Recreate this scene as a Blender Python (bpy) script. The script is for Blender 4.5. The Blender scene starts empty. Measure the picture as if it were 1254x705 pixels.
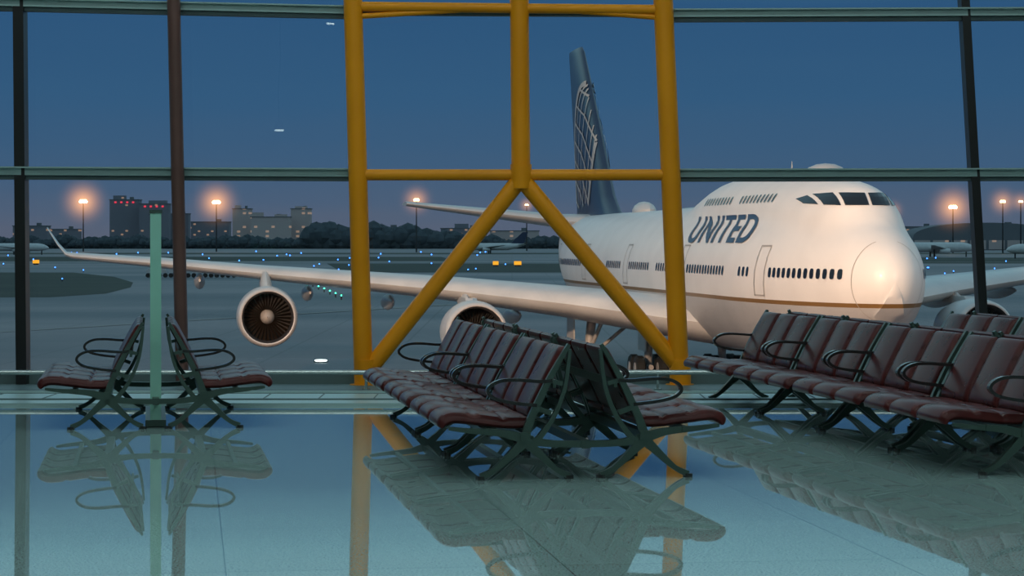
import bpy, bmesh, math, random
import numpy as np
from mathutils import Vector, Matrix
random.seed(4)
S=bpy.context.scene
F=2800.0; V0=295.0; EYE=1.45
APZ=EYE-6.9
# ---------------------------------------------------------------- materials
def mat(name,col=(.5,.5,.5),rough=.5,metal=0,coat=0,emis=None,es=0,spec=.5):
    m=bpy.data.materials.new(name);m.use_nodes=True
    b=m.node_tree.nodes['Principled BSDF']
    b.inputs['Base Color'].default_value=(*col,1)
    b.inputs['Roughness'].default_value=rough
    b.inputs['Metallic'].default_value=metal
    b.inputs['Coat Weight'].default_value=coat
    b.inputs['Specular IOR Level'].default_value=spec
    if emis: b.inputs['Emission Color'].default_value=(*emis,1);b.inputs['Emission Strength'].default_value=es
    return m
def N(m,t,**k):
    n=m.node_tree.nodes.new(t)
    for a,v in k.items(): setattr(n,a,v)
    return n
def L(m,a,b): m.node_tree.links.new(a,b)
def noisecol(m,c1,c2,scale,detail=4,coord='Object',rough=None,stretch=None,lo=.3,hi=.7):
    b=m.node_tree.nodes['Principled BSDF']
    tc=N(m,'ShaderNodeTexCoord');mp=N(m,'ShaderNodeMapping');nz=N(m,'ShaderNodeTexNoise');cr=N(m,'ShaderNodeValToRGB')
    L(m,tc.outputs[coord],mp.inputs[0]);L(m,mp.outputs[0],nz.inputs['Vector']);L(m,nz.outputs[0],cr.inputs[0]);L(m,cr.outputs[0],b.inputs['Base Color'])
    if stretch: mp.inputs['Scale'].default_value=stretch
    nz.inputs['Scale'].default_value=scale;nz.inputs['Detail'].default_value=detail
    cr.color_ramp.elements[0].position=lo;cr.color_ramp.elements[1].position=hi
    cr.color_ramp.elements[0].color=(*c1,1);cr.color_ramp.elements[1].color=(*c2,1)
    if rough:
        mr=N(m,'ShaderNodeMapRange');L(m,nz.outputs[0],mr.inputs[0]);mr.inputs[3].default_value=rough[0];mr.inputs[4].default_value=rough[1]
        L(m,mr.outputs[0],b.inputs['Roughness'])
    return nz
M={}
M['leather']=mat('maroon_leather',(.045,.010,.012),.3,coat=.05,spec=.16)
noisecol(M['leather'],(.050,.0095,.0095),(.082,.017,.016),9,rough=(.24,.34))
M['leather'].node_tree.nodes['Principled BSDF'].inputs['Coat Roughness'].default_value=.08
M['alu']=mat('greenish_aluminium',(.095,.145,.125),.34,metal=.7)
M['dark']=mat('dark_metal',(.02,.022,.024),.35,metal=.3)
M['arm']=mat('armrest_black',(.022,.022,.022),.2,coat=.4)
M['yellow']=mat('yellow_painted_steel',(.7,.27,.004),.4,spec=.3)
noisecol(M['yellow'],(.72,.265,.003),(.82,.31,.005),1.3,rough=(.34,.46))
M['mull']=mat('mullion_grey_green',(.32,.46,.45),.4,metal=.1)
M['mull_d']=mat('mullion_dark_gasket',(.09,.14,.145),.5)
M['black']=mat('black_mullion',(.006,.007,.008),.4)
M['brown']=mat('brown_pole_paint',(.10,.05,.042),.4)
noisecol(M['brown'],(.095,.046,.038),(.14,.068,.056),2)
M['teal']=mat('teal_glass_edge',(.28,.60,.50),.25,coat=.3,spec=.6)
noisecol(M['teal'],(.30,.64,.52),(.36,.72,.60),2)
M['sill']=mat('sill_grille_metal',(.42,.58,.58),.3,metal=.3)
M['steel']=mat('rail_steel',(.5,.56,.55),.25,metal=.9)
M['wall']=mat('wall_plaster',(.35,.4,.4),.7); noisecol(M['wall'],(.32,.37,.37),(.38,.43,.43),3)
M['ceil']=mat('ceiling_panel',(.5,.52,.52),.7); noisecol(M['ceil'],(.45,.48,.48),(.52,.55,.55),6,stretch=(1,.1,1))
# ---------------------------------------------------------------- mesh builder
class MB:
    def __init__(s): s.v=[];s.f=[];s.m=[]
    def add(s,vs,fs,mi=0):
        o=len(s.v);s.v+= [tuple(v) for v in vs];s.f+=[tuple(i+o for i in f) for f in fs];s.m+=[mi]*len(fs)
    def box(s,c,d,mi=0,rot=None):
        c=Vector(c);vs=[]
        for x in(-.5,.5):
            for y in(-.5,.5):
                for z in(-.5,.5):
                    p=Vector((x*d[0],y*d[1],z*d[2]))
                    if rot: p=rot@p
                    vs.append(c+p)
        s.add(vs,[(0,1,3,2),(4,6,7,5),(0,4,5,1),(2,3,7,6),(0,2,6,4),(1,5,7,3)],mi)
    def rings(s,rs,mi=0,cap=True,closed=True):
        n=len(rs[0]);vs=[p for r in rs for p in r];fs=[]
        for i in range(len(rs)-1):
            for j in range(n if closed else n-1):
                k=(j+1)%n
                fs.append((i*n+j,i*n+k,(i+1)*n+k,(i+1)*n+j))
        if cap: fs.append(tuple(range(n-1,-1,-1)));fs.append(tuple((len(rs)-1)*n+j for j in range(n)))
        s.add(vs,fs,mi)
    def tube(s,pts,r,n=16,mi=0):
        pts=[Vector(p) for p in pts];rs=[]
        rr=r if isinstance(r,(list,tuple)) else [r]*len(pts)
        for i,p in enumerate(pts):
            t=(pts[min(i+1,len(pts)-1)]-pts[max(i-1,0)]).normalized()
            up=Vector((0,1,0)) if abs(t.y)<.8 else Vector((1,0,0))
            a=t.cross(up).normalized();b=t.cross(a)
            rs.append([p+(a*math.cos(q)+b*math.sin(q))*rr[i] for q in [2*math.pi*k/n for k in range(n)]])
        s.rings(rs,mi)
    def plate(s,path,ws,y,th,mi=0,sg=1,sub=5):
        P,W=smooth(path,ws,sub);n=len(P);A=[];B=[]
        for i in range(n):
            t=(P[min(i+1,n-1)]-P[max(i-1,0)]);t/=np.linalg.norm(t)
            nn=np.array([-t[1],t[0]])
            A.append(P[i]+nn*W[i]/2);B.append(P[i]-nn*W[i]/2)
        rs=[]
        for i in range(n):
            a,b=A[i],B[i]
            rs.append([(sg*a[0],y-th/2,a[1]),(sg*a[0],y+th/2,a[1]),(sg*b[0],y+th/2,b[1]),(sg*b[0],y-th/2,b[1])])
        s.rings(rs,mi)
    def obj(s,name,mats,parent=None,smooth_=True,ang=.6,recalc=True):
        me=bpy.data.meshes.new(name);me.from_pydata(s.v,[],s.f)
        for m_ in mats: me.materials.append(m_)
        for p,i in zip(me.polygons,s.m): p.material_index=i
        if recalc:
            bm=bmesh.new();bm.from_mesh(me);bmesh.ops.recalc_face_normals(bm,faces=bm.faces);bm.to_mesh(me);bm.free()
        if smooth_: me.shade_smooth();me.set_sharp_from_angle(angle=ang)
        o=bpy.data.objects.new(name,me);S.collection.objects.link(o)
        if parent: o.parent=parent
        return o
def smooth(path,ws,sub):
    P=[np.array(p,float) for p in path];n=len(P);O=[];W=[]
    if n==2 or sub<2: return P,list(ws)
    for i in range(n-1):
        p0=P[max(i-1,0)];p1=P[i];p2=P[i+1];p3=P[min(i+2,n-1)]
        for k in range(sub):
            t=k/sub
            O.append(.5*((2*p1)+(-p0+p2)*t+(2*p0-5*p1+4*p2-p3)*t*t+(-p0+3*p1-3*p2+p3)*t**3));W.append(ws[i]*(1-t)+ws[i+1]*t)
    O.append(P[-1]);W.append(ws[-1]);return O,W
def empty(name,loc=(0,0,0),rz=0):
    o=bpy.data.objects.new(name,None);S.collection.objects.link(o);o.location=loc;o.rotation_euler[2]=rz;o.empty_display_size=.3;return o
# ---------------------------------------------------------------- room
WY=22.9
def wp(u,v,dy=0):      # point on the window-wall plane
    d=WY+dy+ .012*((u-627)/F*WY)
    return ((u-627)/F*d, d, EYE-(v-V0)/F*d)
m=mat('polished_granite_floor',(.3,.4,.4),.09,spec=.8);M['floor']=m
b=m.node_tree.nodes['Principled BSDF']
tc=N(m,'ShaderNodeTexCoord');mp=N(m,'ShaderNodeMapping');L(m,tc.outputs['Object'],mp.inputs[0]);mp.inputs['Rotation'].default_value=(0,0,math.radians(-8))
mp.inputs['Location'].default_value=(-.152,.4,0)
br=N(m,'ShaderNodeTexBrick');br.offset=0;br.inputs['Scale'].default_value=1;br.inputs['Brick Width'].default_value=1.5;br.inputs['Row Height'].default_value=1.5
br.inputs['Mortar Size'].default_value=.004;br.inputs['Color1'].default_value=(.27,.40,.40,1);br.inputs['Color2'].default_value=(.295,.43,.425,1);br.inputs['Mortar'].default_value=(.12,.19,.20,1)
L(m,mp.outputs[0],br.inputs['Vector'])
nz=N(m,'ShaderNodeTexNoise');nz.inputs['Scale'].default_value=90;nz.inputs['Detail'].default_value=3;L(m,tc.outputs['Object'],nz.inputs['Vector'])
cr=N(m,'ShaderNodeValToRGB');cr.color_ramp.elements[0].position=.35;cr.color_ramp.elements[1].position=.65;cr.color_ramp.elements[0].color=(.68,.70,.70,1);cr.color_ramp.elements[1].color=(1.1,1.1,1.1,1);L(m,nz.outputs[0],cr.inputs[0])
mx=N(m,'ShaderNodeMix',data_type='RGBA',blend_type='MULTIPLY');mx.inputs[0].default_value=1;L(m,br.outputs[0],mx.inputs[6]);L(m,cr.outputs[0],mx.inputs[7]);L(m,mx.outputs[2],b.inputs['Base Color'])
n2=N(m,'ShaderNodeTexNoise');n2.inputs['Scale'].default_value=2.5;L(m,tc.outputs['Object'],n2.inputs['Vector'])
mr=N(m,'ShaderNodeMapRange');L(m,n2.outputs[0],mr.inputs[0]);mr.inputs[3].default_value=.005;mr.inputs[4].default_value=.025;L(m,mr.outputs[0],b.inputs['Roughness'])
X=15.0
q=MB();q.box((0,(-15+WY+.4)/2,-.1),(2*X,WY+.4+15,.2));q.obj('floor',[M['floor']],smooth_=False)
q=MB();q.box((0,-15.1,4.5),(2*X,.2,9.4));q.obj('wall_back',[M['wall']],smooth_=False)
for nme,x in(('wall_left',-X-.1),('wall_right',X+.1)):
    q=MB();q.box((x,(-15+WY)/2,4.5),(.2,WY+15.4,9.4));q.obj(nme,[M['wall']],smooth_=False)
q=MB();q.box((0,(-15+WY)/2,9.3),(2*X,WY+16,.2))
for i in range(38): q.box((0,-14.5+i,9.1),(2*X,.12,.22))
q.obj('ceiling',[M['ceil']],smooth_=False)
q=MB();q.box((0,WY+.9,-.2),(2*X,1.2,.3));q.box((0,WY+1.4,-3.0),(2*X,.2,5.3));q.obj('wall_facade',[M['mull_d']],smooth_=False)
g=bpy.data.materials.new('window_glass');g.use_nodes=True;g.node_tree.nodes.clear()
out=N(g,'ShaderNodeOutputMaterial');tr=N(g,'ShaderNodeBsdfTransparent');tr.inputs[0].default_value=(.92,.97,.99,1)
gl=N(g,'ShaderNodeBsdfGlossy');gl.inputs['Roughness'].default_value=.0;fr=N(g,'ShaderNodeFresnel');fr.inputs[0].default_value=1.5
mxs=N(g,'ShaderNodeMixShader');L(g,fr.outputs[0],mxs.inputs[0]);L(g,tr.outputs[0],mxs.inputs[1]);L(g,gl.outputs[0],mxs.inputs[2]);L(g,mxs.outputs[0],out.inputs[0])
tcg=N(g,'ShaderNodeTexCoord');ng=N(g,'ShaderNodeTexNoise');ng.inputs['Scale'].default_value=1.2;L(g,tcg.outputs['Object'],ng.inputs['Vector'])
bp=N(g,'ShaderNodeBump');bp.inputs['Strength'].default_value=.01;bp.inputs['Distance'].default_value=.05;L(g,ng.outputs[0],bp.inputs['Height']);L(g,bp.outputs[0],gl.inputs['Normal'])
q=MB();q.add([(-X,WY+.12,0),(X,WY+.12,0),(X,WY+.12,9.2),(-X,WY+.12,9.2)],[(0,1,2,3)]);q.obj('window_1',[g],smooth_=False,recalc=False)
def line(u0,v0,u1,v1,v): t=(v-v0)/(v1-v0);return (u0+(u1-u0)*t,v)
VT=-620
yf=MB();r=.094
yf.tube([wp(*line(432,0,445,465,VT),-.18),wp(445.5,473,-.18)],r)
yf.tube([wp(*line(812,0,832,465,VT),-.18),wp(832.5,473,-.18)],r+.004)
yf.tube([wp(*line(636,0,638,210,VT),-.18),wp(638,222,-.18)],r)
yf.tube([wp(638,218,-.18),wp(452,452,-.18)],.084)
yf.tube([wp(638,218,-.18),wp(834,452,-.18)],.084)
yf.tube([wp(440,214,-.18),wp(820,214,-.18)],.056)
yf.tube([wp(436,8,-.18),wp(812,12,-.18)],.05)
yf.tube([wp(438,20,-.18),wp(632,8,-.18)],.028);yf.tube([wp(638,8,-.18),wp(815,22,-.18)],.028)
for (u,v) in((638,216),(448,455),(833,455)):
    p=wp(u,v,-.18);yf.tube([(p[0],p[1]-.01,p[2]-.12),(p[0],p[1]-.01,p[2]+.12)],.106,20)
for u in(445.5,832.5):
    p=wp(u,473,-.18);yf.tube([(p[0],p[1],0),(p[0],p[1],.03)],.14,24)
yf.obj('yellow_steel_frame',[M['yellow']],ang=.9)
def transom(name,u0,va,u1,vb,h):
    a=Vector(wp(u0,va));c=Vector(wp(u1,vb));q=MB()
    for dz,hh,dy,dep,mi in((0.012,h*.62,-.02,.16,0),(-h*.40,h*.35,.0,.12,1),(h*.42,h*.12,-.045,.2,0)):
        rs=[]
        for p in(a,c):
            rs.append([p+Vector((0,dy+sy*dep/2,dz+sz*hh/2)) for sy,sz in((-1,-1),(1,-1),(1,1),(-1,1))])
        q.rings(rs,mi)
    return q.obj(name,[M['mull'],M['mull_d']],smooth_=False)
transom('trim_1',-1200,205,432,213.5,.12);transom('trim_2',818,214,2400,211,.12)
transom('trim_3',-1200,-22,428,15,.115);transom('trim_4',812,19,2400,12,.115)
transom('trim_5',432,213.5,818,213.5,.08);transom('trim_6',428,13,812,15,.08)
transom('trim_7',-1200,-250,2400,-250,.11);transom('trim_8',-1200,-470,2400,-470,.11)
def blackm(name,a,c,w):
    q=MB();A=Vector(wp(*line(*a,*c,-730)));C=Vector(wp(*line(*a,*c,474)))
    q.rings([[p+Vector((sx*w/2,sy*.1,0)) for sx,sy in((-1,-1),(1,-1),(1,1),(-1,1))] for p in(A,C)])
    return q.obj(name,[M['black']],smooth_=False)
blackm('window_mullion',(24.5,0),(28.5,470),.105);blackm('window_mullion.001',(1180,0),(1207,470),.085)
blackm('window_mullion.002',(-560,0),(-552,470),.1);blackm('window_mullion.003',(1760,0),(1790,470),.1)
q=MB();q.tube([wp(*line(213,18,222,410,-730),-.2),wp(223.5,474,-.2)],.066,20)
p=wp(223.5,474,-.2);q.tube([(p[0],p[1],0),(p[0],p[1],.03)],.11,20);q.obj('support_pole',[M['brown']])
q=MB();q.box((0,WY+.05,.06),(2*X,.16,.12),1)
q.box((0,WY-.55,.012),(2*X,.9,.024),1)
q.box((0,20.75,.012),(2*X,1.25,.024),0);q.box((0,20.55,.03),(2*X,.05,.012),1);q.box((0,21.55,.03),(2*X,.06,.02),0)
for i in range(0,60): q.box((-14.75+i*.5,20.98,.026),(.012,.74,.006),1)
q.obj('trim_9',[M['sill'],M['mull_d']],smooth_=False)
q=MB();q.tube([(-X,21.9,.19),(X,22.0,.19)],.024,14)
for i in range(21):
    x=-14+i*1.4;q.tube([(x,21.95,0.02),(x,21.95,.19)],.014,10);q.tube([(x,21.95,0.02),(x,21.95,.035)],.04,12)
q.obj('guard_rail',[M['steel']])
# ---------------------------------------------------------------- benches
def pad(mb,cl,t0,y0,w,grooves,sg,mi=0,gd=.22):
    P,_=smooth(cl,[1]*len(cl),8);P=np.array(P);n=len(P)
    seg=np.r_[0,np.cumsum(np.linalg.norm(np.diff(P,axis=0),axis=1))];Lt=seg[-1]
    T=np.gradient(P,axis=0);T/=np.linalg.norm(T,axis=1)[:,None];Nn=np.c_[-T[:,1],T[:,0]]
    end=np.sqrt(np.clip(1-((np.abs(seg/Lt-.5)*2)**14),.12,1))
    gv=np.ones(n)
    for gg in grooves: gv-=gd*np.exp(-((seg/Lt-gg)/.02)**2)
    rs=[]
    for yy,k in((0,.25),(.006,.6),(.022,.9),(.06,1),(w/2,1.06),(w-.06,1),(w-.022,.9),(w-.006,.6),(w,.25)):
        tt=t0*end
        A=P+Nn*(tt*k*(gv) - tt*.5)[:,None];B=P-Nn*(tt*.5*min(1,k+.2))[:,None]
        ring=[(sg*a[0],y0+yy,a[1]) for a in A]+[(sg*c[0],y0+yy,c[1]) for c in B[::-1]]
        rs.append(ring)
    mb.rings(rs,mi)
def bench_mesh(ns=3):
    q=MB();LEN=ns*.525+.085
    seatc=[(.880,.315),(.865,.355),(.80,.378),(.66,.365),(.50,.345),(.37,.345),(.325,.365)]
    backc=[(.335,.375),(.305,.45),(.255,.55),(.195,.665),(.14,.765),(.115,.80)]
    for sg in(-1,1):
        for i in range(ns):
            y0=.055+i*.525
            pad(q,seatc[::-1] ,.075,y0,.50,(.30,.62),sg,0)
            pad(q,backc[::-1],.060,y0,.50,(),sg,0,.3)
        for y in(.03,LEN-.03):
            q.plate([(.37,.235),(.46,.15),(.56,.06),(.645,.018)],[.07,.046,.032,.04],y,.045,1,sg)
            q.plate([(.37,.235),(.28,.15),(.18,.06),(.10,.018)],[.07,.046,.032,.04],y,.045,1,sg)
            q.plate([(.33,.23),(.5,.28),(.7,.298),(.84,.315)],[.07,.046,.03,.02],y,.04,1,sg)
            q.plate([(.38,.23),(.33,.38),(.215,.62),(.10,.82)],[.055,.045,.036,.02],y,.04,1,sg)
            q.plate([(.31,.22),(.20,.37),(.125,.56),(.095,.79)],[.04,.028,.024,.02],y,.036,1,sg)
            q.plate([(.21,.40),(.29,.43)],[.03,.03],y,.03,1,sg,1)
            q.plate([(.14,.58),(.225,.60)],[.026,.026],y,.03,1,sg,1)
            q.plate([(.38,.24),(.2,.215),(0,.21)],[.06,.04,.04],y,.04,1,sg)
            for fx in(.645,.10): q.tube([(sg*fx,y,0),(sg*fx,y,.022)],.03,14,2)
            q.plate([(.205,.60),(.28,.595),(.42,.605),(.52,.60),(.585,.57),(.60,.53),(.55,.49),(.44,.465),(.30,.45)],[.020]*9,y,.045,2,sg,6)
        q.box((sg*.37,LEN/2,.26),(.06,LEN,.055),1)
        q.box((sg*.62,LEN/2,.298),(.03,LEN,.03),1)
        q.box((sg*.19,LEN/2,.58),(.02,LEN-.04,.05),1)
    q.box((0,LEN/2,.21),(.05,LEN,.05),1)
    return q.obj('airport_bench',[M['leather'],M['alu'],M['arm']],ang=.75)
B0=bench_mesh(3)
def place(o,x,y,ang): o.location=(x,y,0);o.rotation_euler[2]=ang
RA=math.radians(9);DX,DY=-math.sin(RA),math.cos(RA)
RB=math.radians(9.6);EX,EYY=-math.sin(RB),math.cos(RB)
spots=[]
for k in range(3): spots.append((.45+DX*1.71*k,13.95+DY*1.71*k,RA))
for k in range(4): spots.append((3.56+EX*1.71*k,14.25+EYY*1.71*k,RB))
spots.append((4.60,17.2,RB));spots.append((4.60+EX*1.71,17.2+EYY*1.71,RB))
for i,(x,y,ra) in enumerate(spots):
    o=B0 if i==0 else bpy.data.objects.new('airport_bench',B0.data)
    if i: S.collection.objects.link(o)
    place(o,x,y,ra)
BL=bench_mesh(4);place(BL,-2.75,17.65,RA)
q=MB();q.box((0,.95,.85),(.085,1.5,1.64));q.box((0,.95,1.68),(.1,1.52,.025),1);q.box((0,.95,.03),(.16,1.55,.05),1)
o=q.obj('divider_panel',[M['teal'],M['alu']],BL,smooth_=False)
# ---------------------------------------------------------------- airplane
TH=.139;X0,Y0=13.43,80.0
PL=empty('passenger_airplane',(X0,Y0,APZ),math.pi/2+TH)
def pch(xs,ys):
    xs=np.array(xs,float);ys=np.array(ys,float);h=np.diff(xs);d=np.diff(ys)/h;mm=np.zeros(len(xs));mm[0]=d[0];mm[-1]=d[-1]
    for i in range(1,len(xs)-1):
        if d[i-1]*d[i]>0: w1=2*h[i]+h[i-1];w2=h[i]+2*h[i-1];mm[i]=(w1+w2)/(w1/d[i-1]+w2/d[i])
    def f(x):
        i=int(np.clip(np.searchsorted(xs,x)-1,0,len(h)-1));t=np.clip((x-xs[i])/h[i],0,1)
        return ys[i]*(2*t**3-3*t*t+1)+h[i]*mm[i]*(t**3-2*t*t+t)+ys[i+1]*(-2*t**3+3*t*t)+h[i]*mm[i+1]*(t**3-t*t)
    return f
st=[(0,5.5,5.52,.02),(.1,5.0,6.02,.42),(.4,4.55,6.45,.82),(1,4.05,6.9,1.25),(2,3.5,7.4,1.72),(3,3.1,7.75,2.05),(4.5,2.7,8.05,2.45),(6.5,2.35,8.3,2.82),(9,2.15,8.45,3.1),(12,2.1,8.5,3.25),
 (48,2.1,8.5,3.25),(54,2.6,8.5,3.05),(60,4.0,8.5,2.3),(65,5.6,8.4,1.4),(68,6.7,8.1,.7),(69.2,7.3,7.7,.2)]
sq=[math.sqrt(s_[0]) for s_ in st]
fb=pch(sq,[s_[1] for s_ in st]);ft=pch(sq,[s_[2] for s_ in st]);fw=pch(sq,[s_[3] for s_ in st])
hs=[(0,5.5),(1.6,6.9),(2.3,7.5),(3.0,8.2),(3.7,8.72),(4.6,9.0),(6,9.2),(8,9.4),(11,9.58),(18,9.75),(22,9.6),(26,9.05),(30,8.4),(70,7.4)]
fh=pch([h_[0] for h_ in hs],[h_[1] for h_ in hs])
fhw=pch([0,1.5,2.5,3.5,4.5,6,9,20,26,32,70],[.3,.8,1.25,1.55,1.78,2.0,2.12,2.12,2.0,1.6,.5])
def hw(a,z):
    s_=math.sqrt(max(a,0));zb,zt,w=float(fb(s_)),float(ft(s_)),float(fw(s_))
    zc=(zb+zt)/2;h=(zt-zb)/2;k=1-((z-zc)/h)**2
    m1=w*math.sqrt(k) if k>0 else 0
    zh=float(fh(a));ru=2.0;zu=zh-ru;wu=min(float(fhw(a)),w)
    k=1-((z-zu)/ru)**2
    m2=wu*math.sqrt(k) if k>0 and z>zu-.2 else (wu if z<zh and z>zc and z<=zu else 0)
    if z<=zu: m2=min(m2,m1)
    kk=.22
    hh=max(kk-abs(m1-m2),0)/kk
    return max(m1,m2)+(hh*hh*kk*.25 if m1>0.3 and m2>0.3 else 0)
def topz(a): return max(float(ft(math.sqrt(a))),float(fh(a)))
fus=MB();rs=[];NR=34
al=[0,.03,.1,.2,.35,.55]+list(np.arange(.8,6,.3))+list(np.arange(6,14,.8))+list(np.arange(14,32,1.2))+list(np.arange(32,48,4))+list(np.arange(48,69.3,1.0))+[69.2]
for a in al:
    zb=float(fb(math.sqrt(a)));zt=topz(a);R=[]
    zs=[zb+(zt-zb)*(1-math.cos(math.pi*k/NR))/2 for k in range(NR+1)]
    for z in zs: R.append((a,hw(a,z) if z not in(zs[0],zs[-1]) else 0,z))
    for z in zs[-2:0:-1]: R.append((a,-hw(a,z),z))
    rs.append(R)
fus.rings(rs)
m=mat('airplane_livery_white',(.8,.8,.8),.42,coat=.06);M['fus']=m;b=m.node_tree.nodes['Principled BSDF']
b.inputs['Coat Roughness'].default_value=.15
tc=N(m,'ShaderNodeTexCoord');sx=N(m,'ShaderNodeSeparateXYZ');L(m,tc.outputs['Object'],sx.inputs[0])
mr=N(m,'ShaderNodeMapRange');mr.inputs[1].default_value=2;mr.inputs[2].default_value=10;L(m,sx.outputs[2],mr.inputs[0])
cr=N(m,'ShaderNodeValToRGB');cr.color_ramp.interpolation='CONSTANT';e=cr.color_ramp.elements
e[0].position=0;e[0].color=(.46,.46,.46,1);e[1].position=(4.52-2)/8;e[1].color=(.22,.12,.035,1)
x=e.new((4.66-2)/8);x.color=(.80,.79,.77,1);L(m,mr.outputs[0],cr.inputs[0])
nz=N(m,'ShaderNodeTexNoise');nz.inputs['Scale'].default_value=.6;nz.inputs['Detail'].default_value=5;L(m,tc.outputs['Object'],nz.inputs['Vector'])
c2=N(m,'ShaderNodeValToRGB');c2.color_ramp.elements[0].color=(.86,.86,.86,1);c2.color_ramp.elements[1].color=(1,1,1,1);c2.color_ramp.elements[1].position=.6;L(m,nz.outputs[0],c2.inputs[0])
mx=N(m,'ShaderNodeMix',data_type='RGBA',blend_type='MULTIPLY');mx.inputs[0].default_value=1;L(m,cr.outputs[0],mx.inputs[6]);L(m,c2.outputs[0],mx.inputs[7]);L(m,mx.outputs[2],b.inputs['Base Color'])
fus.obj('fuselage',[m],PL,ang=1.2)
M['pwhite']=mat('airplane_white_paint',(.7,.69,.67),.35,coat=.15);noisecol(M['pwhite'],(.56,.56,.55),(.66,.65,.63),.8)
M['pgrey']=mat('airplane_grey_paint',(.42,.43,.44),.35);noisecol(M['pgrey'],(.38,.39,.40),(.46,.47,.48),.7)
M['pblue']=mat('airplane_tail_blue',(.010,.022,.065),.35,coat=.1);noisecol(M['pblue'],(.009,.020,.060),(.012,.026,.075),.5)
M['decal']=mat('title_blue',(.010,.024,.09),.4)
M['pglass']=mat('cabin_glass',(.01,.012,.018),.08)
M['gold']=mat('globe_gold',(.55,.49,.44),.4)
M['seam']=mat('door_seam',(.38,.36,.34),.5)
M['fan']=mat('fan_blade_titanium',(.075,.055,.042),.4,metal=.6)
M['lip']=mat('nacelle_lip',(.66,.63,.60),.28,metal=.3)
M['tyre']=mat('tyre_rubber',(.012,.012,.012),.7)
M['int']=mat('inlet_liner',(.04,.038,.04),.5)
def decal_poly(q,pts,side=1,off=.03,mi=0):
    q.add([(a,side*(hw(a,z)+off),z) for a,z in pts],[tuple(range(len(pts)))],mi)
wq=MB()
def window_at(a,z,w=.27,h=.40,side=1):
    pts=[]
    for k in range(10):
        t=2*math.pi*k/10;c,s_=math.cos(t),math.sin(t)
        pts.append((a+w/2*abs(c)**.6*(1 if c>0 else -1),z+h/2*abs(s_)**.6*(1 if s_>0 else -1)))
    decal_poly(wq,pts,side)
doors=[7.7,20.5,33.5,45.5,57]
for side in(1,-1):
    a=1.6
    while a<61:
        if all(abs(a-d)>1.0 for d in doors) and not(10.2<a<12.6) and not (26<a<27.6) and not (39<a<40.3): window_at(a,5.72,w=.25,h=.38,side=side)
        a+=.42 if a<6.8 else .508
    for a in list(np.arange(9.9,15,.55))+list(np.arange(16.6,22,.55)): window_at(a,8.6,.22,.34,side)
wq.obj('cabin_windows',[M['pglass']],PL,smooth_=False,recalc=False)
dq=MB()
for side in(1,-1):
    for d in doors:
        z0,z1,w=4.8,6.75,.54
        for (a0,za,a1,zb_) in((d-w,z0,d-w+.06,z1),(d+w-.06,z0,d+w,z1)):
            for k in range(4): decal_poly(dq,[(a0,za+(zb_-za)*k/4),(a1,za+(zb_-za)*k/4),(a1,za+(zb_-za)*(k+1)/4),(a0,za+(zb_-za)*(k+1)/4)],side,.025)
        for zz in(z0,z1-.06): decal_poly(dq,[(d-w,zz),(d+w,zz),(d+w,zz+.06),(d-w,zz+.06)],side,.025)
rj=1.05
for k in range(40):
    zb=float(fb(math.sqrt(rj)));zt=topz(rj);z0=zb+(zt-zb)*(.02+.96*k/40);z1=zb+(zt-zb)*(.02+.96*(k+1)/40)
    for side in(1,-1): decal_poly(dq,[(rj,z0),(rj+.025,z0),(rj+.025,z1),(rj,z1)],side,.02)
dq.obj('door_outlines',[M['seam']],PL,smooth_=False,recalc=False)
def a_at(bb,z):
    lo,hi=1.0,9.0
    for _ in range(40):
        mid=(lo+hi)/2
        if hw(mid,z)<bb or topz(mid)<z: lo=mid
        else: hi=mid
    return hi
cq=MB()
for side in(1,-1):
    for (b0,b1,zl0,zl1,zh0,zh1) in((.05,.84,8.2,8.2,8.66,8.68),(.96,1.36,8.2,8.23,8.69,8.66),(1.46,1.68,8.25,8.3,8.62,8.5)):
        for i in range(4):
            for j in range(3):
                P=[]
                for ti,tj in((i,j),(i+1,j),(i+1,j+1),(i,j+1)):
                    t=ti/4;s_=tj/3;bb=b0+(b1-b0)*t;z=(zl0+(zl1-zl0)*t)*(1-s_)+(zh0+(zh1-zh0)*t)*s_
                    P.append((a_at(bb,z)-.035,side*(bb+.01),z+.01))
                cq.add(P,[(0,1,2,3)])
cq.obj('cockpit_windows',[M['pglass']],PL,recalc=False)
def text_obj(body,a_left,a_right,z0,z1,name):
    cu=bpy.data.curves.new(name,'FONT');cu.body=body;cu.offset=.022;cu.space_character=1.12
    o=bpy.data.objects.new(name,cu);S.collection.objects.link(o);bpy.context.view_layer.update()
    me=bpy.data.meshes.new_from_object(o);bpy.data.objects.remove(o)
    bm=bmesh.new();bm.from_mesh(me);bmesh.ops.triangulate(bm,faces=bm.faces)
    xs=[v.co.x for v in bm.verts];ys=[v.co.y for v in bm.verts];x0,x1,y0,y1=min(xs),max(xs),min(ys),max(ys)
    for cut in range(1,6):
        bmesh.ops.bisect_plane(bm,geom=bm.verts[:]+bm.edges[:]+bm.faces[:],plane_co=(0,y0+(y1-y0)*cut/6,0),plane_no=(0,1,0))
    for v in bm.verts:
        t=(v.co.y-y0)/(y1-y0)
        a=a_left+(a_right-a_left)*(v.co.x-x0)/(x1-x0)+.9*t;z=z0+(z1-z0)*t
        v.co=(a,hw(a,z)+.04,z)
    bm.to_mesh(me);bm.free();me.materials.append(M['decal'])
    o=bpy.data.objects.new(name,me);S.collection.objects.link(o);o.parent=PL
text_obj('UNITED',21.1,10.0,6.82,7.98,'airline_title')
def foil(n=12,t=.12):
    up=[];lo=[]
    for k in range(n+1):
        x=(1-math.cos(math.pi*k/n))/2
        y=5*t*(.2969*math.sqrt(x)-.126*x-.3516*x*x+.2843*x**3-.1015*x**4)
        up.append((x,y*1.05));lo.append((x,-y*.85))
    return up+lo[-2:0:-1]
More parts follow.
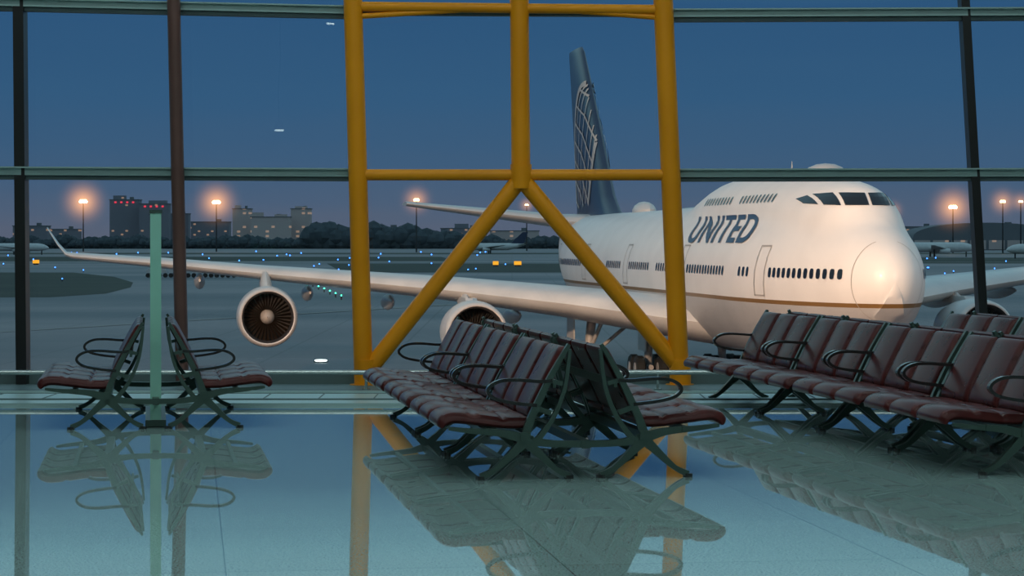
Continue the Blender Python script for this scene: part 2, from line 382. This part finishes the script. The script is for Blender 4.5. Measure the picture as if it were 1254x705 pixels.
def wing(secs,name,mats,side=1,vert=False):
    q=MB();rs=[]
    for (b_,le,ch,z,t) in secs:
        rs.append([(le+x*ch,(y*ch if vert else side*b_),(z if vert else z+y*ch)) for x,y in foil(12,t)])
    q.rings(rs);return q.obj(name,mats,PL,ang=.8)
for side,sn in((1,'right'),(-1,'left')):
    W=[(1.5,19.0,17.0,3.25,.13),(3.2,20.5,15.2,3.45,.13),(7.5,24.2,12.9,4.05,.12),(12,28.1,11.3,4.55,.11),(16,31.6,9.5,4.9,.105),(21,36.0,7.7,5.3,.10),(26,40.3,5.9,5.75,.10),(30.6,44.3,4.2,6.1,.09),
       (31.0,45.0,3.5,6.2,.08),(31.5,46.2,2.5,6.75,.07),(32.1,47.6,1.2,7.6,.07)]
    wing(W,'wing_'+sn,[M['pwhite']],side)
    wing([(.5,57.5,10.5,8.0,.1),(2,59,9.0,8.1,.1),(11,66.2,3.3,9.25,.09)],'stabilizer_'+sn,[M['pwhite']],side)
    fq=MB()
    for bb in(8.5,14.5,18.5,24.0):
        te=28.1+ (bb-12)*.87+ (11.3-(bb-12)*.385);zc=3.45+ (bb-3.2)*.105
        R=[]
        for k in range(9):
            t=k/8;rr=.42*math.sin(math.pi*min(1,max(.02,t)))**.6
            R.append([(te-4.5+6*t,side*bb+rr*.7*math.cos(g_),zc-.75-.2*t+rr*math.sin(g_)) for g_ in[2*math.pi*j/12 for j in range(12)]])
        fq.rings(R)
    fq.obj('flap_fairings_'+sn,[M['pwhite']],PL)
    for (ea,eb,ez,nm) in((32.4,20.8,3.25,'outer'),(23.8,11.8,2.75,'inner')):
        eq=MB();C=Vector((ea,side*eb,ez))
        def lathe(pr,mi,n=40):
            eq.rings([[ (C.x+a,C.y+r_*math.cos(2*math.pi*k/n),C.z+r_*math.sin(2*math.pi*k/n)) for k in range(n)] for a,r_ in pr],mi,cap=False)
        lathe([(1.25,1.17),(.5,1.13),(.15,1.16),(.02,1.24)],2);lathe([(.02,1.24),(0,1.29),(.04,1.35),(.2,1.41)],1)
        lathe([(.2,1.41),(.8,1.47),(1.8,1.47),(3,1.36),(4.1,1.16),(4.15,1.05)],0)
        lathe([(3.9,1.05),(4.1,.85),(5.0,.74),(6.0,.5),(6.05,.4),(7,.05)],3)
        lathe([(1.0,.02),(1.0,.05)],3);lathe([(.55,.02),(.65,.14),(.85,.27),(1.15,.36)],4);lathe([(1.3,.3),(1.3,1.2)],5)
        for k in range(34):
            t=2*math.pi*k/34;P=[]
            for (r_,a_,dt) in((.34,.95,0),(1.15,.9,.0),(1.15,1.22,.115),(.34,1.2,.2)):
                P.append((C.x+a_,C.y+r_*math.cos(t+dt),C.z+r_*math.sin(t+dt)))
            eq.add(P,[(0,1,2,3)],3)
        lw=20.5+(eb-3.2)*.87;wz=3.45+(eb-3.2)*.105
        R=[]
        for (a0,a1,z,w) in((ea+.9,ea+5.5,ez+1.2,.28),(ea+1.7,ea+7,ez+1.55,.26),(lw-.9,lw+4.5,wz-.15,.2),(lw-.2,lw+4.5,wz+.1,.16)):
            R.append([(a0,side*eb,z),(a0+.6,side*eb+w,z),(a1,side*eb+w*.8,z),(a1,side*eb-w*.8,z),(a0+.6,side*eb-w,z)])
        eq.rings(R,0)
        eq.obj('engine_%s_%s'%(nm,sn),[M['pwhite'],M['lip'],M['int'],M['fan'],M['lip'],M['tyre']],PL,recalc=False,ang=.8)
q=MB();rs=[]
for (z,le,te,t) in((7.9,49.5,66.8,.07),(8.7,52.6,66.8,.08),(9.6,54.4,67.0,.09),(14,59.0,68.3,.09),(18.8,64.3,69.9,.08),(19.15,65.0,69.9,.05)):
    rs.append([(le+x*(te-le),y*(te-le),z) for x,y in foil(12,t)])
q.rings(rs);q.obj('tail_fin',[M['pblue']],PL,ang=.8)
gq=MB();cx,cz,R=62.6,11.8,4.3
def finspan(z):
    le=54.4+(z-9.6)*1.06;te=67.0+(z-9.6)*.31;return le,te
def finb(a,z):
    le,te=finspan(z);x=(a-le)/(te-le)
    if x<.01 or x>.99: return None
    return 5*.09*(te-le)*(.2969*math.sqrt(x)-.126*x-.3516*x*x+.2843*x**3-.1015*x**4)*1.05+.04
def strip(pts,w):
    for i in range(len(pts)-1):
        (a0,z0),(a1,z1)=pts[i],pts[i+1];l=math.hypot(a1-a0,z1-z0)+1e-6;nx,nz_=-(z1-z0)/l*w/2,(a1-a0)/l*w/2
        Q=[(a0+nx,z0+nz_),(a1+nx,z1+nz_),(a1-nx,z1-nz_),(a0-nx,z0-nz_)]
        if any(finb(*p) is None or p[1]<8.9 for p in Q): continue
        for side in(1,-1): gq.add([(p[0],side*finb(*p),p[1]) for p in Q],[(0,1,2,3)])
tilt=.35
def rotp(x,z): return cx+x*math.cos(tilt)-z*math.sin(tilt),cz+x*math.sin(tilt)+z*math.cos(tilt)
for k in range(-4,5):
    kk=math.sin(k*math.pi/8)
    strip([rotp(R*kk*math.cos(t),R*1.15*math.sin(t)) for t in np.linspace(-math.pi/2,math.pi/2,40)],.16 if abs(k)<4 else .34)
for k in range(-3,4):
    zz=k*R*.29;xr=math.sqrt(max(0,R*R-(zz/1.15)**2))
    strip([rotp(x,zz+.12*(R-abs(x))) for x in np.linspace(-xr,xr,30)],.14)
gq.obj('tail_globe_lines',[M['gold']],PL,smooth_=False,recalc=False)
q=MB()
def ell(c,r_,mi=0,n=14):
    R=[]
    for i in range(n//2+1):
        t=-math.pi/2+math.pi*i/(n//2);cc=max(math.cos(t),.01)
        R.append([(c[0]+r_[0]*cc*math.cos(2*math.pi*k/n),c[1]+r_[1]*cc*math.sin(2*math.pi*k/n),c[2]+r_[2]*math.sin(t)) for k in range(n)])
    q.rings(R,mi)
ell((9.0,0,9.5),(1.3,.8,.42),1);ell((45,0,8.5),(1.7,.6,.55));ell((30,0,8.5),(.35,.06,.4),1);ell((14,0,9.6),(.1,.03,.6),1)
q.obj('antenna_domes',[M['pwhite'],M['pgrey']],PL)
q=MB()
def wheel(c,r_=.62,w=.45):
    q.tube([(c[0],c[1]-w/2,c[2]),(c[0],c[1]-w/2+.08,c[2]),(c[0],c[1]+w/2-.08,c[2]),(c[0],c[1]+w/2,c[2])],[r_*.85,r_,r_,r_*.85],24,0)
    q.tube([(c[0],c[1]-w/2-.02,c[2]),(c[0],c[1]+w/2+.02,c[2])],r_*.45,16,1)
for (ga,gb) in((31.5,5.5),(31.5,-5.5),(34.5,1.9),(34.5,-1.9)):
    for da in(-.75,.75):
        for db in(-.57,.57): wheel((ga+da,gb+db,.62))
    q.tube([(ga,gb,.65),(ga,gb*.95,3.6)],[.2,.24],16,1);q.tube([(ga-.8,gb,.65),(ga+.8,gb,.65)],.14,12,1)
    q.tube([(ga,gb,1.3),(ga-1.8,gb*.9,3.4)],.1,12,1);q.tube([(ga,gb,1.2),(ga+.2,gb*.55,3.2)],.09,12,1)
    q.box((ga+.1,gb*1.14,2.3),(2.0,.06,1.7),2)
for db in(-.45,.45): wheel((7.9,db,.62),.6,.4)
q.tube([(7.9,0,.65),(7.7,0,3.0)],.15,16,1);q.box((7.9,.8,2.0),(1.6,.05,1.2),2);q.box((7.9,-.8,2.0),(1.6,.05,1.2),2)
q.obj('landing_gear',[M['tyre'],M['pgrey'],M['pwhite']],PL)
# ---------------------------------------------------------------- airfield
m=mat('apron_concrete',(.1,.1,.11),.5);M['apron']=m
tc=N(m,'ShaderNodeTexCoord');b=m.node_tree.nodes['Principled BSDF']
mp=N(m,'ShaderNodeMapping');mp.inputs['Scale'].default_value=(.004,.02,1);L(m,tc.outputs['Object'],mp.inputs[0])
nz=N(m,'ShaderNodeTexNoise');nz.inputs['Scale'].default_value=1;nz.inputs['Detail'].default_value=5;L(m,mp.outputs[0],nz.inputs['Vector'])
cr=N(m,'ShaderNodeValToRGB');cr.color_ramp.elements[0].position=.38;cr.color_ramp.elements[0].color=(.04,.045,.065,1);cr.color_ramp.elements[1].position=.62;cr.color_ramp.elements[1].color=(.19,.155,.165,1);L(m,nz.outputs[0],cr.inputs[0])
br=N(m,'ShaderNodeTexBrick');br.offset=0;br.inputs['Scale'].default_value=.14;br.inputs['Brick Width'].default_value=1;br.inputs['Row Height'].default_value=1;br.inputs['Mortar Size'].default_value=.012
br.inputs['Color1'].default_value=(1,1,1,1);br.inputs['Color2'].default_value=(.9,.9,.9,1);br.inputs['Mortar'].default_value=(.55,.55,.55,1);L(m,tc.outputs['Object'],br.inputs['Vector'])
mx=N(m,'ShaderNodeMix',data_type='RGBA',blend_type='MULTIPLY');mx.inputs[0].default_value=1;L(m,cr.outputs[0],mx.inputs[6]);L(m,br.outputs[0],mx.inputs[7]);L(m,mx.outputs[2],b.inputs['Base Color'])
q=MB();q.add([(-5000,25,0),(5000,25,0),(5000,9000,0),(-5000,9000,0)],[(0,1,2,3)]);o=q.obj('ground',[m],smooth_=False,recalc=False);o.location=(0,0,APZ)
def gpt(u,d): return ((u-627)/F*d,d,APZ)
M['grass']=mat('grass',(.03,.04,.02),.9);noisecol(M['grass'],(.018,.026,.018),(.04,.048,.03),.05)
q=MB()
def patch(pts): q.add([(p[0],p[1],p[2]+.02) for p in pts],[tuple(range(len(pts)))])
patch([gpt(-900,275),gpt(60,280),gpt(130,300),gpt(160,340),gpt(163,380),gpt(140,440),gpt(90,500),gpt(-900,510)])
patch([gpt(-600,1200),gpt(2000,1200),gpt(2000,1330),gpt(-600,1330)]);patch([gpt(420,500),gpt(710,500),gpt(720,700),gpt(400,700)])
patch([gpt(-600,780),gpt(560,780),gpt(540,1000),gpt(-600,1000)]);patch([gpt(1120,700),gpt(2000,700),gpt(2000,950),gpt(1100,950)])
q.obj('grass_field',[M['grass']],smooth_=False)
M['line']=mat('taxiway_paint',(.30,.27,.22),.6);noisecol(M['line'],(.25,.23,.19),(.33,.30,.25),.5)
q=MB()
for d in(740,1050): q.add([(-900,d,APZ+.05),(900,d,APZ+.05),(900,d+8,APZ+.05),(-900,d+8,APZ+.05)],[(0,1,2,3)])
q.add([(-40,170,APZ+.05),(-39.6,170,APZ+.05),(30,330,APZ+.05),(29,330,APZ+.05)],[(0,1,2,3)])
q.obj('taxiway_markings',[M['line']],smooth_=False,recalc=False)
def emis(n,c,s): return mat(n,(.02,.02,.02),.5,emis=c,es=s)
M['Lblue']=emis('blue_light',(.05,.22,1),5);M['Lgreen']=emis('green_light',(.05,1,.45),7);M['Lamp']=emis('sodium_light',(1,.66,.32),12);M['Lred']=emis('red_light',(1,.05,.10),.9);M['Lred2']=emis('beacon_red_light',(1,.05,.06),3);M['Lwhite']=emis('white_light',(.9,1,.95),9);M['Lyel']=emis('sign_yellow',(1,.42,.02),1.1)
def lights(name,m_,pts,px):
    q=MB()
    for u,d in pts:
        p=gpt(u,d);r_=px/F*d/2
        q.tube([(p[0],p[1],p[2]),(p[0],p[1],p[2]+.5)],.08,6,1)
        R=[]
        for i in range(5):
            t=-math.pi/2+math.pi*i/4;cc=max(math.cos(t),.02)
            R.append([(p[0]+r_*cc*math.cos(k),p[1]+r_*cc*math.sin(k),p[2]+.5+r_*math.sin(t)) for k in[2*math.pi*j/8 for j in range(8)]])
        q.rings(R,0)
    return q.obj(name,[m_,M['dark']])
lights('taxiway_lights',M['Lblue'],[(random.uniform(230,620),random.uniform(420,1500)) for _ in range(36)]+[(random.uniform(0,230),random.uniform(380,1300)) for _ in range(12)]+[(random.uniform(1130,1260),random.uniform(400,1300)) for _ in range(10)],1.7)
lights('taxiway_lights',M['Lgreen'],[(355+i*7,19320/(44+i*3.1)) for i in range(10)],2.0)
lights('approach_lights',M['Lred2'],[(388,3000),(391,2800),(394,2600)],1.8)
q=MB()
for (u,v,w) in((44,324,8),(607,326,7),(634,326,9)):
    d=19320/(v-V0);p=gpt(u,d);ww=w/F*d;q.box((p[0],p[1],p[2]+.9),(ww,.3,1.0),0);q.box((p[0],p[1],p[2]+.2),(ww*.8,.2,.4),1)
q.obj('taxiway_sign',[M['Lyel'],M['dark']],smooth_=False)
p=gpt(393,130.5);q=MB();q.tube([p,(p[0],p[1],p[2]+.06)],.42,20,1);q.tube([(p[0],p[1],p[2]+.05),(p[0],p[1],p[2]+.12)],.33,20,0);q.obj('apron_light',[M['Lwhite'],M['dark']])
glow=bpy.data.materials.new('lamp_glow');glow.use_nodes=True;glow.node_tree.nodes.clear()  # emissive volume standing in for the glare around the mast lamps
oo=N(glow,'ShaderNodeOutputMaterial');em=N(glow,'ShaderNodeEmission');em.inputs[0].default_value=(1,.40,.11,1)
tcv=N(glow,'ShaderNodeTexCoord');ln=N(glow,'ShaderNodeVectorMath',operation='LENGTH');L(glow,tcv.outputs['Object'],ln.inputs[0])
mv=N(glow,'ShaderNodeMapRange');mv.inputs[1].default_value=0;mv.inputs[2].default_value=1;mv.inputs[3].default_value=1;mv.inputs[4].default_value=0;L(glow,ln.outputs['Value'],mv.inputs[0])
pw=N(glow,'ShaderNodeMath',operation='POWER');pw.inputs[1].default_value=4;L(glow,mv.outputs[0],pw.inputs[0])
ms=N(glow,'ShaderNodeMath',operation='MULTIPLY');ms.inputs[1].default_value=.13;L(glow,pw.outputs[0],ms.inputs[0]);L(glow,ms.outputs[0],em.inputs[1]);L(glow,em.outputs[0],oo.inputs['Volume'])
def mast(u,v,d,hd=1.0):
    x=(u-627)/F*d;h=EYE-(v-V0)/F*d-APZ;q=MB()
    q.tube([(0,0,0),(0,0,h)],[.5,.25],10,1);q.tube([(0,0,h-.6),(0,0,h-.2)],1.6*hd,12,1)
    for k in range(8):
        t=math.pi*2*k/8;q.tube([(1.3*hd*math.cos(t),1.3*hd*math.sin(t),h-.6*hd),(1.3*hd*math.cos(t),1.3*hd*math.sin(t),h),(1.0*hd*math.cos(t),1.0*hd*math.sin(t),h+1.0*hd)],[.5*hd,.85*hd,.4*hd],10,0)
    o=q.obj('floodlight_mast',[M['Lamp'],M['dark']]);o.location=(x,d,APZ)
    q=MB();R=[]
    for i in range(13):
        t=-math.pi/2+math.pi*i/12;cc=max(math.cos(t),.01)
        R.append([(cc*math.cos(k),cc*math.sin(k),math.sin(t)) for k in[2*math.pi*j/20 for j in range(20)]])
    q.rings(R);hh=q.obj('glow_halo',[glow],o);hh.location=(0,0,h+.1);hh.scale=(17*hd,)*3  # added glow sphere around the lamp head, no real mist
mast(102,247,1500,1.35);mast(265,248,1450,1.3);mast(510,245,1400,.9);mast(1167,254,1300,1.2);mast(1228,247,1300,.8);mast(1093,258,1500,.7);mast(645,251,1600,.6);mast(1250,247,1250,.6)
def bmat(name,wall,sc,thr,es):
    m=mat(name,wall,.8);tc=N(m,'ShaderNodeTexCoord');b=m.node_tree.nodes['Principled BSDF']
    mp=N(m,'ShaderNodeMapping');L(m,tc.outputs['Object'],mp.inputs[0]);mp.inputs['Rotation'].default_value=(math.radians(90),0,0)
    br=N(m,'ShaderNodeTexBrick');br.offset=0;br.inputs['Scale'].default_value=1;br.inputs['Brick Width'].default_value=sc;br.inputs['Row Height'].default_value=sc*.8;br.inputs['Mortar Size'].default_value=sc*.22
    br.inputs['Color1'].default_value=(0,0,0,1);br.inputs['Color2'].default_value=(1,1,1,1);br.inputs['Mortar'].default_value=(0,0,0,1);L(m,mp.outputs[0],br.inputs['Vector'])
    gt=N(m,'ShaderNodeMath',operation='GREATER_THAN');gt.inputs[1].default_value=thr;L(m,br.outputs[0],gt.inputs[0])
    ml=N(m,'ShaderNodeMath',operation='MULTIPLY');ml.inputs[1].default_value=es;L(m,gt.outputs[0],ml.inputs[0]);L(m,ml.outputs[0],b.inputs['Emission Strength']);b.inputs['Emission Color'].default_value=(1,.55,.3,1)
    return m
B1=bmat('building_dark',(.20,.19,.22),5,.9,.25);B2=bmat('building_beige',(.50,.39,.37),6,.85,.22);B3=mat('roof_dark',(.14,.145,.16),.8)  # wall colours raised to blend in, distance haze put into the colour
def building(u0,u1,vt,d,m_,tiers=(),sign=False):
    x0=(u0-627)/F*d;x1=(u1-627)/F*d;h=EYE-(vt-V0)/F*d-APZ;q=MB();w=x1-x0
    q.box((0,0,h/2),(w,18,h));q.box((0,0,h+.4),(w+1.2,19,.8),1)
    for (t0,t1,hh) in tiers: q.box((w*((t0+t1)/2-.5),0,h+hh/2),(w*(t1-t0),10,hh))
    q.box((w*.2,2,h+2),(w*.12,5,3),1)
    if sign:
        for k in range(4): q.box((w*(-.3+.2*k),-9.6,h-2.5),(w*.07,.5,1.8),2)
    o=q.obj('office_building',[m_,B3,M['Lred']],smooth_=False);o.location=((x0+x1)/2,d,APZ)
building(136,172,245,2500,B1,((.1,.5,5),),True);building(172,208,250,2480,B1,((.3,.9,4),),True);building(208,232,262,2520,B1)
building(286,308,256,2400,B2,((.1,.4,4),));building(308,356,266,2370,B2,((.0,.3,5),(.6,.9,3)));building(357,381,256,2400,B2,((.2,.8,3),))
building(18,60,277,2300,B1);building(60,98,281,2400,B1);building(540,596,280,2300,B1,((.3,.6,5),));building(600,660,283,2330,B2)
building(235,282,272,2600,B1);building(440,500,279,2600,B2)
building(1100,1150,278,2300,B1);building(1190,1254,276,2350,B2);building(1290,1400,270,2300,B1);building(-160,-60,262,2400,B1)
q=MB();d=1750;x0=(1118-627)/F*d;x1=(1300-627)/F*d;R=[]
for yy in(0,60):
    R.append([((x0+x1)/2+(x1-x0)/2*math.cos(t),yy,9+12*math.sin(t)**.8) for t in np.linspace(0.001,math.pi-.001,20)]+[(x0,yy,0),(x1,yy,0)])
q.rings(R);
for k in range(8): q.box((x0+(k+.5)*(x1-x0)/8,-.3,4),((x1-x0)/8*.85,.4,7),1)
o=q.obj('hangar',[B3,B2]);o.location=(0,d,APZ)
M['tree']=mat('tree_foliage',(.03,.04,.045),.9);noisecol(M['tree'],(.045,.06,.07),(.075,.095,.11),.2)  # foliage lightened and blued, distance haze painted into the colour
M['trunk']=mat('tree_bark',(.03,.025,.022),.9)
q=MB()
def blob(x,y,z,r_):
    R=[]
    for i in range(6):
        t=-math.pi/2+math.pi*i/5;cc=max(math.cos(t),.03)
        R.append([(x+r_*1.1*cc*math.cos(k)*random.uniform(.85,1.15),y+r_*cc*math.sin(k),z+r_*math.sin(t)*random.uniform(.85,1.1)) for k in[2*math.pi*j/8 for j in range(8)]])
    q.rings(R)
dt=2050
x=-650
while x<700:
    u=627+F*x/dt
    hgt=24 if 385<u<500 else (19 if 500<u<560 else random.uniform(8,14))
    h=hgt*random.uniform(.8,1.05);r_=h*.36
    q.tube([(x,dt,0),(x,dt,h*.5)],.5,5,1)
    blob(x,dt,h-r_,r_);blob(x+r_*.8,dt+3,h*.55,r_*.95);blob(x-r_*.7,dt-3,h*.5,r_);blob(x,dt,h*.25,r_)
    x+=r_*random.uniform(1.0,1.5)
o=q.obj('tree_line',[M['tree'],M['trunk']]);o.location=(0,0,APZ)
def jet(x,y,rz,col,s_=1):
    q=MB();R=[]
    for a,r_,z in((0,.1,3.4),(1,.9,3.5),(3,1.6,3.7),(6,1.95,3.8),(28,1.95,3.8),(34,1.2,4.4),(38,.25,5)):
        R.append([(a,r_*math.cos(t),z+r_*math.sin(t)) for t in[2*math.pi*k/16 for k in range(16)]])
    q.rings(R)
    for sd in(1,-1):
        q.add([(12,sd*1.5,3),(19,sd*1.5,3),(24,sd*16,4.6),(22.5,sd*16,4.6),(12,sd*1.5,3.4),(19,sd*1.5,3.3),(24,sd*16,4.7),(22.5,sd*16,4.7)],[(0,1,2,3),(4,5,6,7),(0,1,5,4),(1,2,6,5),(3,0,4,7),(2,3,7,6)])
        q.add([(33,sd*.5,4.8),(37,sd*.5,4.8),(38.5,sd*6,5.4),(37,sd*6,5.4)],[(0,1,2,3)])
        q.tube([(13,sd*6,2.3),(17,sd*6,2.3)],[1.05,.7],14)
        q.tube([(18,sd*2.5,.0),(18,sd*2.5,3)],.4,8,1)
    q.add([(29.5,-.15,5.4),(37,-.15,5.4),(39.5,-.1,11.8),(36.5,-.1,11.8),(29.5,.15,5.4),(37,.15,5.4),(39.5,.1,11.8),(36.5,.1,11.8)],[(0,1,2,3),(4,5,6,7),(0,1,5,4),(1,2,6,5),(2,3,7,6),(3,0,4,7)],2)
    q.tube([(4,0,0),(4,0,3)],.3,8,1)
    o=q.obj('parked_jet',[M['pwhite'],M['dark'],col]);o.location=(x,y,APZ);o.rotation_euler[2]=rz;o.scale=(s_,)*3
jet(*gpt(1195,1000)[:2],math.pi+.15,M['pblue'],1.1);jet(*gpt(60,1150)[:2],math.pi-.25,M['pwhite']);jet(*gpt(1232,900)[:2],.3,M['pwhite']);jet(*gpt(560,1250)[:2],.2,M['pblue'])
q=MB()
for i in range(8):
    p=gpt(185+i*14,430);q.box((p[0],p[1],p[2]+1.2),(1.6,1.2,.5),0);q.box((p[0],p[1],p[2]+1.6),(1.2,1,.35),0)
    for dx in(-.55,.55): q.tube([(p[0]+dx,p[1]-.5,p[2]+.45),(p[0]+dx,p[1]+.5,p[2]+.45)],.42,10,1)
q.obj('baggage_carts',[M['pgrey'],M['tyre']])
# ---------------------------------------------------------------- lights
def area(name,loc,rot,sx,sy,p,col):
    l=bpy.data.lights.new(name,'AREA');l.shape='RECTANGLE';l.size=sx;l.size_y=sy;l.energy=p;l.color=col
    o=bpy.data.objects.new(name,l);S.collection.objects.link(o);o.location=loc;o.rotation_euler=rot;return o
for i,(y,p) in enumerate(((-3,330),(4,330),(11,340),(18,320))):
    area('ceiling_light',(0,y,8.85),(0,0,0),18,1.2,p,(.84,1.0,.98))
for i,(u,v,dv) in enumerate(((405,30,55),(50,16,55),(342,160,52),(1290,-40,55))):
    x=(u-627)/F*dv;z=EYE-(v-V0)/F*dv;y=2*(WY+.12)-dv
    q=MB();q.tube([(0,0,0),(0,0,.04)],.11,20,0);q.tube([(0,0,.03),(0,0,.22)],[.14,.09],20,1);q.tube([(0,0,.2),(0,0,9.1-z)],.012,8,1)
    o=q.obj('pendant_lamp',[emis('lamp_white%d'%i,(.8,1,.95),13),M['dark']]);o.location=(x,y,z)
def spot(name,loc,tgt,p,col,ang,size):
    l=bpy.data.lights.new(name,'SPOT');l.energy=p;l.color=col;l.spot_size=math.radians(ang);l.spot_blend=.6;l.shadow_soft_size=size
    o=bpy.data.objects.new(name,l);S.collection.objects.link(o);o.location=loc;o.rotation_euler=(Vector(tgt)-Vector(loc)).to_track_quat('-Z','Y').to_euler()
spot('apron_floodlight',(-26,27,16),(-2,112,-1),250000,(1,.60,.37),60,1.2)
spot('apron_floodlight',(34,27,16),(14,92,0),50000,(1,.66,.46),50,1.2)
# world
w=bpy.data.worlds.new('dusk_sky');S.world=w;w.use_nodes=True;nt=w.node_tree;bg=nt.nodes['Background']
tc=nt.nodes.new('ShaderNodeTexCoord');sx=nt.nodes.new('ShaderNodeSeparateXYZ');nt.links.new(tc.outputs['Generated'],sx.inputs[0])
nz=nt.nodes.new('ShaderNodeTexNoise');mp=nt.nodes.new('ShaderNodeMapping');mp.inputs['Scale'].default_value=(3,3,60);nt.links.new(tc.outputs['Generated'],mp.inputs[0]);nt.links.new(mp.outputs[0],nz.inputs['Vector']);nz.inputs['Scale'].default_value=1.8
ad=nt.nodes.new('ShaderNodeMath');ad.operation='MULTIPLY_ADD';ad.inputs[1].default_value=.014;nt.links.new(nz.outputs[0],ad.inputs[0]);nt.links.new(sx.outputs[2],ad.inputs[2])
cr=nt.nodes.new('ShaderNodeValToRGB');nt.links.new(ad.outputs[0],cr.inputs[0]);e=cr.color_ramp.elements
cols=[(0.0,(.12,.125,.17)),(.018,(.088,.122,.19)),(.04,(.052,.112,.205)),(.07,(.036,.107,.215)),(.112,(.028,.094,.205)),(.14,(.15,.33,.42)),(.18,(.34,.58,.64)),(.35,(.22,.38,.46)),(1,(.18,.31,.40))]  # bright band above the window view added to lift the floor reflection
e[0].position=0;e[0].color=(*cols[0][1],1);e[1].position=1;e[1].color=(*cols[-1][1],1)
for p_,c_ in cols[1:-1]: x=e.new(p_);x.color=(*c_,1)
nt.links.new(cr.outputs[0],bg.inputs[0]);bg.inputs[1].default_value=1
# ---------------------------------------------------------------- camera
c=bpy.data.cameras.new('camera');o=bpy.data.objects.new('camera',c);S.collection.objects.link(o);o.location=(0,0,EYE);o.rotation_euler=(math.pi/2,0,0)
c.sensor_width=36;c.lens=F/1254*36;c.shift_y=-(352.5-V0)/1254;c.clip_end=20000;S.camera=o
S.view_settings.view_transform='Standard'
S.cycles.transparent_max_bounces=12
